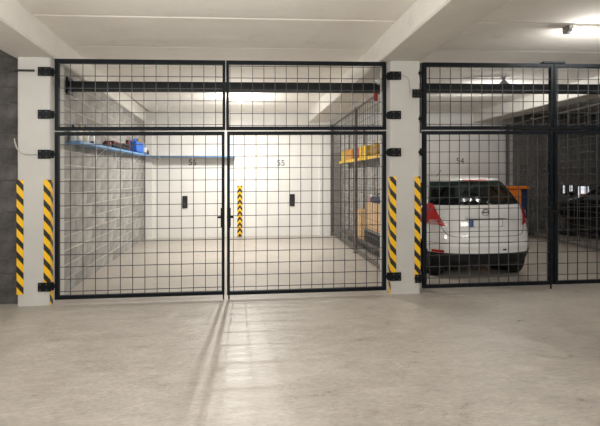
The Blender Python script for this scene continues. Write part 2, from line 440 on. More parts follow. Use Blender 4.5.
ZU0, ZU1, ZL0, ZL1 = 2.272, 3.205, .066, 2.252
gate_leaf(-2.407, -.196, ZU0, ZU1, 'L', (3.033, 2.479), 'upper mesh gate panel over the leaf next to the left column', GU, -2.217, 3.147)
gate_leaf(-.186, 2.012, ZU0, ZU1, 'R', (3.012, 2.471), 'upper mesh gate panel left of the middle column', GU, -.135, 3.135, .1525)
gate_leaf(-2.407, -.208, ZL0, ZL1, 'L', (1.962, .242), 'tall lower mesh gate leaf hinged on the left column', GL, -2.217, 2.086, .1595, lock=(1, 1.11))
gate_leaf(-.174, 2.012, ZL0 - .008, ZL1, 'R', (1.959, .248), 'tall lower mesh gate leaf hinged on the middle column, before number 55', GL, -.089, 2.081, .1525, lock=(-1, 1.11))
gate_leaf(2.535, 4.444, ZU0, ZU1, 'L', (2.768, -3.05, -2.42), 'upper mesh gate panel above the white car', GU, 2.638, 3.147, .1525, reach=.165)
gate_leaf(4.456, 6.95, ZU0, ZU1, 'R', (3.03, 2.48), 'upper mesh gate panel at the right edge, above the black car', GU, 4.53, 3.147, .1545)
gate_leaf(2.535, 4.436, ZL0, ZL1, 'L', (-1.96, .21), 'tall lower mesh gate leaf in front of the white car', GL, 2.638, 2.121, .1445, lock=(1, 1.11), reach=.125)
gate_leaf(4.464, 6.95, ZL0, ZL1, 'R', (1.96, .242), 'tall lower mesh gate leaf at the right edge, in front of the black car', GL, 4.53, 2.121, .1495)
# head bracket over the meeting stiles of the second gate
r = thing('gate_head_bracket', 'dark steel bracket above the meeting stiles of the right gate', 'bracket', (4.45, .03, ZU1 + fl(4.45)))
MB().box(4.29, 4.61, -.01, .075, ZU1 + .001, ZU1 + .028).build('bracket_plate', 'frame', r, fall=True)

# cross bars behind the gates
def crossbar(x0, x1, y, label):
    r = thing('cross_bar', label, 'steel beam', ((x0 + x1) / 2, y, 2.915 + fl((x0 + x1) / 2)), 'steel cross bars behind the gates')
    mm = MB(); mm.box(x0, x1, y - .05, y + .05, 2.913, 3.047); mm.build('beam_tube', 'bar', r, fall=True)
    mm = MB(); mm.box(x0, x1, y - .058, y - .05, 2.913, 2.928); mm.build('beam_lip', 'bar', r, fall=True)
    for x in (x0, x1): 
        mm = MB(); mm.rbox(x - .012, x + .012, y - .11, y + .09, 2.86, 3.10, .004, 1); mm.build('end_plate', 'plate', r, fall=True)
    return r
crossbar(-2.455, 2.30, .60, 'long dark steel cross bar behind the left gate')
crossbar(2.56, 7.2, .60, 'long dark steel cross bar behind the right gate')

# ------------------------------------------------------------------ hazard corner guards
def guard(xc, side, z0, z1, label, zf=None, depth=.07, wid=.078):
    # L-profile on a column corner; side -1 = left corner, +1 = right corner
    t = .006; s = side
    mm = MB()
    x_in = xc - s * wid
    mm.box(min(x_in, xc + s * t), max(x_in, xc + s * t), -t - .001, -.001, z0 if zf is None else zf, z1)
    mm.box(min(xc, xc + s * t) + s * .001, max(xc, xc + s * t) + s * .001, -.001, depth, z0, z1)
    o = mm.build('corner_guard', 'haz' if s > 0 else 'haz_r', origin=(xc, 0, z1 + fl(xc)), fall=True)
    return tag(o, label, 'corner guard', 'black and yellow striped corner guards')
guard(-2.87, -1, .15, 1.632, 'striped corner guard on the outer corner of the left column, beside the dark wall')
guard(-2.462, 1, .005, 1.630, 'striped corner guard on the inner corner of the left column, beside the gate', zf=.25)
guard(2.07, -1, .005, 1.626, 'striped corner guard on the left corner of the middle column', zf=.25)
guard(2.485, 1, .20, 1.622, 'striped corner guard on the right corner of the middle column, beside the white car')
mm = MB(); mm.prism([(-.075, 5.889, .02), (-.075, 5.875, .02), (-.06, 5.868, .02), (.05, 5.868, .02), (.065, 5.875, .02), (.065, 5.889, .02)], (0, 0, 1.42))
tag(mm.build('chevron_strip', 'haz_v', origin=(-.005, 5.889, .02)), 'narrow black and yellow chevron strip on the back wall', 'hazard strip')

# ------------------------------------------------------------------ bay numbers and wall pads
def number(txt, x, z, label, size=.235):
    cu = bpy.data.curves.new('t', 'FONT'); cu.body = txt; cu.size = size; cu.align_x = 'CENTER'; cu.extrude = .002
    to = bpy.data.objects.new('t', cu); col.objects.link(to)
    bpy.context.view_layer.update()
    me = bpy.data.meshes.new_from_object(to.evaluated_get(bpy.context.evaluated_depsgraph_get()))
    bpy.data.objects.remove(to)
    me.materials.clear(); me.materials.append(MT['ink'])
    o = bpy.data.objects.new('bay_number', me); col.objects.link(o)
    o.location = (x, YB - .003, z); o.rotation_euler = (math.pi / 2, 0, 0)
    return tag(o, label, 'number', 'stencilled bay numbers')
number('56', -1.33, 2.015, 'black stencilled bay number just under the grey back shelf')
number('55', 1.16, 2.01, 'black stencilled bay number right of the chevron strip, above the black pad')
number('54', 6.45, 2.075, 'black stencilled bay number on the wall above the white car', .25)
def pad(x, z, label):
    r = thing('wall_pad', label, 'wall pad', (x, YB, z), 'small black pads on the back wall')
    MB().rbox(x - .07, x + .07, YB - .03, YB - .001, z - .17, z + .17, .008, 2).build('pad_body', 'pad', r)
    for dz in (-.13, .13): MB().lathe((x, YB - .03, z + dz), (0, -1, 0), [(0, .012), (.004, .008)], 8).build('screw', 'black', r)
pad(-1.535, .985, 'small upright black pad on the back wall, left of the chevron strip')
pad(1.48, 1.03, 'small upright black pad on the back wall, right of the chevron strip')

# ------------------------------------------------------------------ lamps
def batten(x0, y, power, label, length=1.27, drop=0):
    x1 = x0 + length; z = HC + fl((x0 + x1) / 2) - .009 - drop
    r = thing('batten_lamp', label, 'lamp', ((x0 + x1) / 2, y, z), 'tube lamps in the drive aisle')
    MB().rbox(x0 + .02, x1 - .02, y - .055, y + .055, z - .045, z - .002, .012, 2).build('lamp_housing', 'white_metal', r)
    mm = MB()
    prof = [(math.cos(a) * .05, math.sin(a) * .045) for a in [math.pi + k * math.pi / 10 for k in range(11)]]
    mm.prism([(x0 + .05, y + px, z - .045 + pz) for px, pz in prof], (length - .1, 0, 0))
    mm.build('lamp_diffuser', 'tube', r)
    for a in (x0, x1 - .05):
        mm = MB(); prof2 = [(.058, 0)] + [(math.cos(q) * .058, -.045 + math.sin(q) * .054) for q in [-k * math.pi / 8 for k in range(9)]] + [(-.058, 0)]
        mm.prism([(a, y + px, z + pz - .002) for px, pz in prof2], (.05, 0, 0)); mm.build('end_cap', 'grey_metal', r)
    if drop:
        for a in (x0 + .2, x1 - .2): MB().cyl((a, y, z - .004), (a, y, z + drop), .006, 6).build('suspension_rod', 'grey_metal', r)
    for k in range(3):
        d = bpy.data.lights.new('lamp_light', 'POINT'); d.energy = power / 3; d.color = TUBE_COL; d.shadow_soft_size = .05
        o = bpy.data.objects.new('lamp_light', d); col.objects.link(o); o.parent = r
        o.location = (length * (k - 1) * .33, 0, -.155)
    return r
batten(4.15, -.55, AISLE_W, 'lit white tube lamp on the ceiling at the upper right')
for x, y, k, wh in ((-5.4, -6.6, 1.0, 'behind the viewer on the left'), (-.4, -6.6, 1.0, 'straight behind the viewer'), (4.6, -6.6, 1.15, 'behind the viewer on the right'),
                    (-3.9, -2.9, .55, 'overhead between viewer and left column'), (-.9, -2.9, .75, 'overhead between viewer and left gate')):
    batten(x, y, AISLE_FILL_W * k, 'added out-of-view tube lamp in the aisle ' + wh, drop=.5)  # aisle lamps out of view, added to light columns, floor and ceiling
batten(4.75, 2.85, BAY54_FILL_W, 'added fill tube lamp hidden behind the cross bar above the white car')  # fill lamp added to brighten the back wall; no fixture seen there
def bulkhead(x, y, label, lit, z=None):
    z = HC + fl(x)
    r = thing('bulkhead_lamp', label, 'lamp', (x, y, z), None)
    MB().lathe((x, y, z - .002), (0, 0, -1), [(0, .07), (.03, .075), (.05, .06), (.06, .035)], 20).build('lamp_base', 'white_metal', r, smooth=True)
    mm = MB(); mm.lathe((x, y, z - .05), (0, 0, -1), [(0, .025), (.02, .03), (.045, .052), (.075, .06), (.105, .048), (.122, .02)], 20)
    mm.build('lamp_bulb', 'bulb' if lit else 'white_metal', r, smooth=True)
    if lit:
        d = bpy.data.lights.new('lamp_light', 'AREA'); d.shape = 'DISK'; d.size = .11; d.energy = lit; d.color = BAY_COL
        o = bpy.data.objects.new('lamp_light', d); col.objects.link(o); o.parent = r; o.location = (0, 0, -.20)
        d = bpy.data.lights.new('lamp_glow', 'POINT'); d.energy = BAY_OMNI_W; d.color = BAY_COL; d.shadow_soft_size = .06
        o = bpy.data.objects.new('lamp_glow', d); col.objects.link(o); o.parent = r; o.location = (0, 0, -.36)
    return r
bulkhead(0.0, 3.75, 'bright ceiling lamp glowing under the cross bar of the left bay', BAY_W)
# unlit shaded lamp in the right bay
x, y = 5.07, 2.0; z = HC + fl(x)
r = thing('ceiling_spotlight', 'small grey shaded lamp on the ceiling above the white car', 'lamp', (x, y, z))
MB().lathe((x, y, z - .002), (0, 0, -1), [(0, .05), (.015, .05), (.025, .02), (.05, .02)], 16).build('lamp_base', 'grey_metal', r)
MB().lathe((x, y, z - .05), (0, 0, -1), [(0, .025), (.03, .05), (.10, .12), (.105, .12), (.10, .11), (.03, .04)], 20).build('lamp_shade', 'grey_metal', r, smooth=True)
MB().tube([(x - .03, y, z - .02), (x - .4, y + .02, z - .02), (x - .75, y + .05, z - .015)], .012, 6).build('lamp_conduit', 'white_metal', r)

# ------------------------------------------------------------------ cables on the columns
zc = fl(-2.87)
tag(MB().tube([(-2.885, .02, 3.045 + zc), (-2.885, -.018, 3.045 + zc), (-2.65, -.018, 3.045 + zc)], .014, 8).build('cable_conduit', 'cable_k'), 'thin black conduit running to the top hinge of the left column', 'conduit')
tag(MB().tube(smoothpath([(-2.62, -.012, 1.965 + zc), (-2.72, -.012, 1.96 + zc), (-2.80, -.014, 1.975 + zc), (-2.86, -.018, 2.03 + zc), (-2.885, -.022, 2.10 + zc), (-2.90, -.01, 2.16 + zc), (-2.905, .02, 2.12 + zc), (-2.90, .06, 2.05 + zc)]), .008, 6).build('cable', 'cable_g'), 'loose grey cable looping off the left column', 'cable')
tag(MB().tube(smoothpath([(2.235, -.01, 3.04), (2.28, -.012, 3.03), (2.315, -.012, 2.99), (2.33, -.012, 2.94), (2.335, -.012, 2.85), (2.335, -.012, 2.80)]), .006, 6).build('cable', 'cable_g'), 'thin grey cable between the upper hinges of the middle column', 'cable')
tag(MB().tube([(2.502, .012, 3.22), (2.502, .012, 2.9), (2.502, .012, 2.25)], .012, 8).build('cable_conduit', 'cable_k'), 'thin black vertical conduit on the right edge of the middle column', 'conduit')
tag(MB().tube(smoothpath([(.01, 5.86, .012), (-.01, 5.6, .007), (-.03, 5.0, .007), (-.06, 4.2, .007), (-.10, 3.4, .007), (-.15, 2.6, .006)]), .006, 6).build('floor_cable', 'cable_g'), 'thin cable trailing across the bay floor from the chevron strip', 'cable')

# ------------------------------------------------------------------ blue shelf on the block wall with its things
def wallx(y): return -2.495 - .14 * (y - .42) / 5.5
def ZS(y): return 2.168 + .022 * (y - .55)
r = thing('bracket_shelf', 'long blue wall shelf on the grey block wall', 'shelf', (-2.45, 3.1, ZS(3.1) + fl(-2.4)))
mm = MB(); d = .225; y0, y1 = .52, 5.78
A = [(wallx(y0) + .008, y0), (wallx(y0) + d, y0), (wallx(y1) + d, y1), (wallx(y1) + .008, y1)]
mm.prism([(x, y, ZS(y) - .018) for x, y in A], (0, 0, .036)); mm.build('shelf_board', 'blue', r, fall=True)
for y in (1.82, 3.03, 4.6):
    wx = wallx(y) + .008
    b = MB(); b.box(wx, wx + .012, y - .015, y + .015, ZS(y) - .20, ZS(y) - .018); b.box(wx, wx + .18, y - .015, y + .015, ZS(y) - .03, ZS(y) - .0185)
    o = b.build('shelf_bracket', 'white_metal', r, fall=True)
    b = MB(); b.tube([(wx + .01, y, ZS(y) - .18), (wx + .17, y, ZS(y) - .028)], .005, 6); b.build('bracket_brace', 'white_metal', o, fall=True)
def top(y): return ZS(y) + .019 + fl(-2.4)
def bottle(x, y, h, rad, matn, capm, label):
    z = top(y)
    r = thing('bottle', label, 'bottle', (x, y, z), 'bottles on the blue shelf')
    MB().lathe((x, y, z), (0, 0, 1), [(0, rad * .92), (.01, rad), (h * .62, rad), (h * .76, rad * .5), (h * .82, rad * .36)], 14).build('bottle_body', matn, r, smooth=True)
    MB().lathe((x, y, z + h * .82), (0, 0, 1), [(0, rad * .42), (h * .18, rad * .40)], 12).build('bottle_cap', capm, r)
bottle(-2.44, .66, .25, .045, 'white_metal', 'black', 'white bottle on the blue shelf, nearest the left column')
bottle(-2.40, .80, .27, .04, 'plate_w', 'brown', 'white bottle with brown cap on the blue shelf')
bottle(-2.42, .92, .25, .035, 'yellow', 'white_metal', 'slim yellow bottle among the white bottles on the shelf')
bottle(-2.40, 1.05, .28, .045, 'white_metal', 'grey_metal', 'tall white bottle beside the slim yellow bottle')
bottle(-2.42, 1.36, .24, .05, 'plate_w', 'white_metal', 'wide white bottle at the right end of the bottle row')
tag(MB().lathe((-2.33, 1.12, top(1.12)), (0, 0, 1), [(0, .026), (.035, .028), (.04, .02)], 12).build('small_tin', 'rust'), 'tiny rust brown tin between the white bottles', 'tin')
zt0 = top(2.15)
tag(MB().rbox(-2.44, -2.34, 2.02, 2.12, zt0, zt0 + .10, .02, 2).build('red_box', 'dark_red'), 'small dark red box on the shelf left of the black case', 'box')
zt0 = top(3.3)
r = thing('tool_case', 'low black case with red lid on the blue shelf', 'case', (-2.44, 2.75, zt0))
MB().rbox(-2.54, -2.34, 2.22, 3.35, zt0, zt0 + .075, .02, 2).build('case_body', 'black', r)
MB().rbox(-2.53, -2.35, 2.28, 2.85, zt0 + .076, zt0 + .115, .015, 2).build('case_lid', 'dark_red', r)
MB().rbox(-2.54, -2.34, 2.95, 3.35, zt0 + .076, zt0 + .13, .02, 2).build('case_insert', 'black', r)
zt0 = top(4.78)
r = thing('jerry_can', 'bright blue jerry can with pale cap at the far end of the shelf', 'canister', (-2.45, 4.4, zt0))
MB().rbox(-2.56, -2.36, 4.02, 4.68, zt0, zt0 + .25, .035, 3).build('can_body', 'bluecan', r)
MB().tube(smoothpath([(-2.46, 4.15, zt0 + .24), (-2.46, 4.18, zt0 + .30), (-2.46, 4.35, zt0 + .31), (-2.46, 4.4, zt0 + .25)]), .016, 8).build('can_handle', 'bluecan', r)
MB().lathe((-2.46, 4.52, zt0 + .24), (0, 0, 1), [(0, .06), (.04, .06), (.05, .045), (.10, .045)], 14).build('can_cap', 'brown', r)
tag(MB().lathe((-2.53, 3.88, top(3.9)), (0, 0, 1), [(0, .05), (.2, .05), (.22, .04), (.27, .04)], 14).build('red_flask', 'dark_red'), 'dark red flask half hidden behind the blue jerry can', 'flask')
zt0 = top(5.0)
r = thing('storage_jar', 'pale blue jar with label between the jerry can and the back wall', 'jar', (-2.45, 4.92, zt0))
MB().lathe((-2.45, 4.92, zt0), (0, 0, 1), [(0, .08), (.02, .09), (.2, .09), (.22, .075)], 16).build('jar_body', 'blue', r, smooth=True)
MB().lathe((-2.45, 4.92, zt0 + .05), (0, 0, 1), [(0, .0915), (.11, .0915)], 16, cap=False).build('jar_label', 'plate_w', r, smooth=True)
MB().lathe((-2.45, 4.92, zt0 + .22), (0, 0, 1), [(0, .08), (.03, .08)], 16).build('jar_lid', 'white_metal', r)
tag(MB().lathe((-2.42, 5.24, top(5.28)), (0, 0, 1), [(0, .05), (.03, .06), (.09, .055), (.11, .03)], 12).build('clay_pot', 'rust', smooth=True), 'small brown pot at the very end of the blue shelf', 'pot')

# shelf on the back wall
r = thing('back_shelf', 'long grey board shelf with blue front edge above number 56', 'shelf', (-1.28, YB - .17, 2.23))
MB().box(-2.40, -.145, YB - .36, YB - .002, 2.225, 2.255).build('shelf_board', 'board', r)
MB().box(-2.40, -.145, YB - .366, YB - .36, 2.222, 2.258).build('edge_strip', 'blue', r)
for x in (-2.2, -1.3, -.35):
    MB().prism([(x - .01, YB - .002, 2.225), (x - .01, YB - .30, 2.225), (x - .01, YB - .002, 2.10)], (.02, 0, 0)).build('shelf_bracket', 'white_metal', r)

# ------------------------------------------------------------------ wire mesh partitions
def partition(p0, p1, posts, z1, label, sp=.16):
    p0 = Vector((*p0, 0)); p1 = Vector((*p1, 0)); d = (p1 - p0); Ln = d.length; d.normalize()
    r = thing('mesh_partition', label, 'partition', (*((p0 + p1) / 2).xy, fl((p0.x + p1.x) / 2)), 'wire mesh partitions between the bays')
    for s in posts:
        c = p0 + d * s
        MB().box(c.x - .03, c.x + .03, c.y - .03, c.y + .03, .0, z1 + .02).build('partition_post', 'post', r, fall=True)
        MB().box(c.x - .06, c.x + .06, c.y - .06, c.y + .06, .001, .012).build('base_plate', 'post', r, fall=True)
    n = Vector((-d.y, d.x, 0))
    def bar(z, h):
        a = p0; b = p1; q = MB()
        q.prism([tuple(a + n * .015 + Vector((0, 0, z))), tuple(a - n * .015 + Vector((0, 0, z))), tuple(a - n * .015 + Vector((0, 0, z + h))), tuple(a + n * .015 + Vector((0, 0, z + h)))], tuple(b - a))
        q.build('partition_rail', 'post', r, fall=True)
    bar(.05, .04); bar(z1 - .04, .04)
    for a, b in zip(posts, posts[1:]):
        q = MB(); t = .0035; s = a + .08
        while s < b - .04:
            c = p0 + d * s; q.box(c.x - t, c.x + t, c.y - t, c.y + t, .07, z1 - .02); s += sp
        z = .2
        while z < z1 - .06:
            A = p0 + d * a; B = p0 + d * b; o = n * .006
            q.prism([tuple(A + o + Vector((0, 0, z - t))), tuple(A + o + Vector((0, 0, z + t))), tuple(A + o + n * .006 + Vector((0, 0, z + t))), tuple(A + o + n * .006 + Vector((0, 0, z - t)))], tuple(B - A)); z += sp
        tag(q.build('wire_mesh', 'pwire', r, fall=True), None, kind='stuff')
    return r
partition((2.38, .46), (2.615, 5.86), (.04, 2.64, 5.36), 3.12, 'wire mesh partition in front of the storage rack and cartons')
partition((7.22, .46), (7.80, 5.86), (.04, 5.36), 3.12, 'wire mesh partition between the white car and the black car')

# ------------------------------------------------------------------ storage rack behind the partition
r = thing('storage_rack', 'narrow steel storage rack behind the wire mesh partition', 'rack', (2.74, 3.4, fl(2.74)))
zf = fl(2.74)
for y in (1.75, 3.7, 4.95):
    for x in (2.63, 2.87): MB().box(x - .018, x + .018, y - .02, y + .02, 0, 2.75).build('upright', 'post', r, fall=True)
for z in (.27, 2.03):
    for y in (1.75, 3.7, 4.95): MB().box(2.63, 2.87, y - .012, y + .012, z - .04, z).build('cross_member', 'post', r, fall=True)
    MB().box(2.61, 2.89, 1.74, 4.97, z, z + .018).build('shelf_board', 'grey_metal' if z < 1 else 'board', r, fall=True)
    MB().box(2.598, 2.612, 1.74, 4.97, z - .035, z + .03).build('shelf_beam', 'post' if z < 1 else 'yellow', r, fall=True)
zt = 2.048 + zf; zl = .288 + zf
def carton(name, x0, x1, y0, y1, z0, z1, matn, label, group, tape=True):
    rr = thing(name, label, 'box', ((x0 + x1) / 2, (y0 + y1) / 2, z0), group)
    MB().rbox(x0, x1, y0, y1, z0, z1, .008, 1).build('box_body', matn, rr)
    if tape:
        ym = (y0 + y1) / 2
        q = MB(); q.box(x0 - .002, x1 + .002, ym - .03, ym + .03, z1 - .001, z1 + .002); q.box(x0 - .002, x0 - .0005, ym - .03, ym + .03, z1 - .12, z1 + .002)
        q.build('tape', 'tape', rr)
    return rr
G1 = 'boxes on the yellow rack shelf'
carton('storage_box', 2.62, 2.84, 4.42, 4.86, zt, zt + .27, 'yellow', 'bright yellow box at the far end of the rack shelf', G1, False)
carton('storage_box', 2.62, 2.84, 3.82, 4.36, zt, zt + .25, 'amber', 'orange box on the rack shelf beside the bright yellow one', G1, False)
tag(MB().lathe((2.72, 3.5, zt), (0, 0, 1), [(0, .09), (.02, .1), (.16, .1), (.2, .07), (.24, .05), (.26, .05)], 14).build('paint_tin', 'red', smooth=True), 'dark red tin on the rack shelf behind the mesh post', 'tin')
carton('storage_box', 2.62, 2.84, 2.78, 3.28, zt, zt + .25, 'yellow', 'yellow box on the rack shelf between the red tin and the brown sack', G1, False)
bm = bmesh.new(); bmesh.ops.create_icosphere(bm, subdivisions=3, radius=1)
for v in bm.verts:
    n = math.sin(v.co.x * 5 + 1) * math.sin(v.co.y * 6) * .12 + math.sin(v.co.z * 7 + v.co.y * 4) * .06
    v.co = v.co * (1 + n); v.co = Vector((2.73 + v.co.x * .10, 2.42 + v.co.y * .31, zt + max(0, .12 + v.co.z * .14)))
tag(MB().addbm(bm).build('brown_sack', 'brown', smooth=True), 'lumpy ochre sack at the near end of the rack shelf', 'sack')
G2 = 'cartons on the low rack shelf'
carton('cardboard_box', 2.62, 2.86, 2.92, 3.52, zl, zl + .63, 'carton', 'tall cardboard box standing on the low shelf beside the black tub', G2)
r = thing('plastic_tub', 'shallow black plastic tub under the biggest cardboard box', 'tub', (2.74, 2.35, zl))
q = MB(); q.prism([(2.62, 1.92, zl), (2.86, 1.92, zl), (2.86, 2.86, zl), (2.62, 2.86, zl)], (0, 0, .02))
for a in ((2.61, 2.63, 1.90, 2.88), (2.85, 2.87, 1.90, 2.88), (2.63, 2.85, 1.90, 1.92), (2.63, 2.85, 2.86, 2.88)): q.box(*a, zl, zl + .27)
q.build('tub_body', 'black', r)
q = MB(); 
for a in ((2.592, 2.61, 1.885, 2.895), (2.87, 2.885, 1.885, 2.895)): q.box(*a, zl + .24, zl + .275)
q.build('tub_rim', 'grey_metal', r)
carton('cardboard_box', 2.62, 2.86, 1.94, 2.86, zl + .276, zl + .82, 'carton', 'biggest cardboard box resting on the black tub', G2)
r = thing('tool_bag', 'dark blue tool bag lying on top of the biggest cardboard box', 'bag', (2.74, 2.35, zl + .823))
MB().rbox(2.64, 2.84, 2.06, 2.58, zl + .823, zl + .95, .03, 2).build('bag_body', 'navy', r)
MB().tube(smoothpath([(2.74, 2.18, zl + .94), (2.74, 2.2, zl + 1.0), (2.74, 2.42, zl + 1.0), (2.74, 2.45, zl + .94)]), .014, 6).build('bag_handle', 'black', r)
MB().rbox(2.66, 2.82, 2.585, 2.72, zl + .823, zl + .93, .02, 1).build('bag_pocket', 'red', r)
carton('storage_box', 2.63, 2.85, 3.56, 3.68, zl, zl + .2, 'yellow', 'small yellow box on the low shelf next to the tall cardboard box', G2, False)

# things on the cross bar at its right end
x, z = 2.08, 3.048 + fl(2.08)
r = thing('security_camera', 'white angled sensor housing on the right end of the left cross bar', 'sensor', (x, .6, z))
MB().prism([(x - .08, .49, z + .02), (x + .01, .49, z - .035), (x + .02, .49, z + .03), (x - .02, .49, z + .06)], (0, .048, 0)).build('sensor_housing', 'white_metal', r)
MB().prism([(x + .012, .495, z - .03), (x + .10, .495, z + .06), (x + .022, .495, z + .028)], (0, .04, 0)).build('sensor_visor', 'black', r)
MB().rbox(x - .015, x + .015, .53, .62, z + .001, z + .03, .004, 1).build('sensor_foot', 'black', r)
z2 = 2.913 + fl(2.08)
r = thing('red_reflector', 'narrow dark red plate hanging under the left cross bar', 'reflector', (2.065, .6, z2 - .14))
MB().rbox(2.035, 2.09, .585, .60, z2 - .135, z2 - .001, .005, 1).build('reflector_plate', 'red', r)
MB().rbox(2.025, 2.10, .582, .603, z2 - .165, z2 - .135, .004, 1).build('reflector_foot', 'white_metal', r)

# ------------------------------------------------------------------ cars
def make_car(name, label, paint, prof, loc, wheels, lr, lf, belt, glass_top, side_y, dark_z, tailgate):
    r = thing(name, label, 'car', (0, 0, 0)); r.location = loc; r.rotation_euler = (0, -math.atan(FALL), 0)
    Z = [p[0] for p in prof]
    zz = np.linspace(Z[0], Z[-1], 400)
    def sm(k):
        a = np.interp(zz, Z, [p[k] for p in prof]); ker = np.hanning(17); ker /= ker.sum()
        pad_ = np.pad(a, 8, mode='edge'); b = np.convolve(pad_, ker, 'valid'); 
        wgt = np.clip((Z[-1] - zz) / .06, 0, 1); return b * wgt + a * (1 - wgt)
    YR, YF, WW = sm(1), sm(2), sm(3)
    P = 2.5
    def S(z, t, off=0):
        sg = -1 if t < 0 else 1; a = abs(t)
        yr, yf, w = (float(np.interp(z, zz, q)) for q in (YR, YF, WW))
        l1 = min(lr, (yf - yr) * .4); l2 = min(lf, (yf - yr) * .4)
        w += 0
        if a <= 1:
            an = a * math.pi / 2; x = (w) * math.sin(an) ** (2 / P); y = yr + l1 * (1 - max(math.cos(an), 0) ** (2 / P))
            nx, ny = math.sin(an) ** (2 - 2 / P) / max(w, .05), -max(math.cos(an), 0) ** (2 - 2 / P) / l1
            if a < 1e-6: nx = 0
        elif a <= 2: x = w; y = yr + l1 + (a - 1) * (yf - l2 - yr - l1); nx, ny = 1, 0
        else:
            an = (3 - a) * math.pi / 2; x = w * math.sin(max(an, 0)) ** (2 / P); y = yf - l2 * (1 - max(math.cos(an), 0) ** (2 / P))
            nx, ny = math.sin(max(an, 0)) ** (2 - 2 / P) / max(w, .05), max(math.cos(an), 0) ** (2 - 2 / P) / l2
        n = Vector((nx, ny, 0)); n = n.normalized() if n.length > 1e-6 else Vector((0, -1, 0))
        return Vector((sg * (x + n.x * off), y + n.y * off, z))
    ts = np.concatenate([np.linspace(0, 1, 34) ** .9, np.linspace(1, 2, 60)[1:], 3 - (np.linspace(0, 1, 30)[::-1][1:] ** .9)])
    ts = np.concatenate([-ts[::-1], ts[1:]])
    zs = np.concatenate([np.arange(Z[0], Z[-1] - .10, .02), np.linspace(Z[-1] - .10, Z[-1], 14)])
    def arch(p):
        return any((p.y - wy) ** 2 + (p.z - .30) ** 2 < .355 ** 2 and abs(p.x) > .45 for wy in wheels)
    b0, b1 = belt
    def is_glass(p, t):
        a = abs(t)
        if p.z < b0 or p.z > glass_top: return None
        if a < .74: return 'rear'
        if a > 2.12: return 'front' if p.z > b0 + .0 else None
        if .93 < a < 2.06:
            s0, s1 = side_y
            if p.z > b0 + .02 and p.z < glass_top - .02 and p.y > s0 + (p.z - b0) * .55 and p.y < s1 - (p.z - b0) * 1.9 and not any(abs(p.y - c) < .04 for c in ((s0 + s1) * .47,)): return 'side'
        return None
    G = [[S(z, t) for t in ts] for z in zs]
    parts = {'paint': MB(), 'dark': MB(), 'rear': MB(), 'front': MB(), 'side_l': MB(), 'side_r': MB()}
    def put(mb, q):
        i = len(mb.v); mb.v += [tuple(p) for p in q]; mb.f.append((i, i + 1, i + 2, i + 3))
    for i in range(len(zs) - 1):
        for j in range(len(ts) - 1):
            q = [G[i][j], G[i][j + 1], G[i + 1][j + 1], G[i + 1][j]]
            c = (q[0] + q[1] + q[2] + q[3]) / 4; tc = (ts[j] + ts[j + 1]) / 2
            if arch(c): continue
            g = is_glass(c, tc)
            if g: put(parts[g if g != 'side' else ('side_l' if tc < 0 else 'side_r')], q)
            elif c.z < dark_z: put(parts['dark'], q)
            else: put(parts['paint'], q)
    def merged(mb, name_, matn, smooth=True, inset=0):
        o = mb.build(name_, matn, r, smooth=smooth)
        bm = bmesh.new(); bm.from_mesh(o.data); bmesh.ops.remove_doubles(bm, verts=bm.verts[:], dist=.0004)
        bmesh.ops.recalc_face_normals(bm, faces=bm.faces[:]); bm.to_mesh(o.data); bm.free()
        for p in o.data.polygons: p.use_smooth = True
        return o
    ORG[r] = Vector((0, 0, 0))
    # roof cap
    top = [S(Z[-1], t) for t in ts]; i = len(parts['paint'].v); parts['paint'].v += [tuple(p) for p in top]; parts['paint'].f.append(tuple(range(i, i + len(top))))
    body = merged(parts['paint'], 'body', paint)
    merged(parts['dark'], 'lower_bumper', 'black')
    merged(parts['rear'], 'rear_window', 'glass'); merged(parts['front'], 'windscreen', 'glass')
    if parts['side_l'].f: merged(parts['side_l'], 'side_window', 'glass'); merged(parts['side_r'], 'side_window', 'glass')
    # underbody
    y0, y1 = prof[0][1], prof[0][2]
    MB().rbox(-.60, .60, y0 + .35, y1 - .35, .19, .50, .04, 2).build('underbody', 'black', r)
    MB().box(-.70, .70, y0 + .45, y1 - .9, .50, .56).build('cabin_floor', 'upholstery', r)
    for s in (-1, 1):
        for wy in wheels:
            w = MB().lathe((s * .60, wy, .305), (s, 0, 0), [(0, .20), (.0, .28), (.02, .30), (.05, .305), (.15, .305), (.18, .30), (.20, .275), (.20, .205)], 32, cap=False).build('wheel', 'tyre', r, smooth=True)
            MB().lathe((s * .60, wy, .305), (s, 0, 0), [(.02, .205), (.195, .205), (.19, .185), (.175, .17), (.18, .05), (.19, .04), (.19, .0)], 24, cap=False).build('rim', 'rim', w, smooth=True)
            for k in range(5):
                a = 2 * math.pi * k / 5 + .3; u = Vector((0, math.cos(a), math.sin(a))); v2 = Vector((0, -math.sin(a), math.cos(a)))
                c = Vector((s * .782, wy, .305)); q = MB()
                q.prism([tuple(c + u * .04 + v2 * .02), tuple(c + u * .19 + v2 * .03), tuple(c + u * .19 - v2 * .03), tuple(c + u * .04 - v2 * .02)], (s * .014, 0, 0)); q.build('spoke', 'chrome', w)
        # wheel wells
        for wy in wheels:
            MB().lathe((s * .56, wy, .30), (s, 0, 0), [(0, .36), (.22, .36)], 28, cap=False).build('wheel_arch', 'black', r, smooth=True)
    # seats
    hz = b0 + .02
    for x in (-.36, .36):
        for k, y in enumerate((side_y[0] + .35, side_y[0] + 1.35)):
            st = MB().rbox(x - .24, x + .24, y - .10, y + .02, .6, hz, .05, 2).build('seat', 'upholstery', r)
            MB().rbox(x - .13, x + .13, y - .10, y - .01, hz + .03, hz + .22, .04, 2).build('headrest', 'upholstery', st)
            MB().rbox(x - .24, x + .24, y, y + .5, .56, .74, .05, 2).build('seat_cushion', 'upholstery', st)
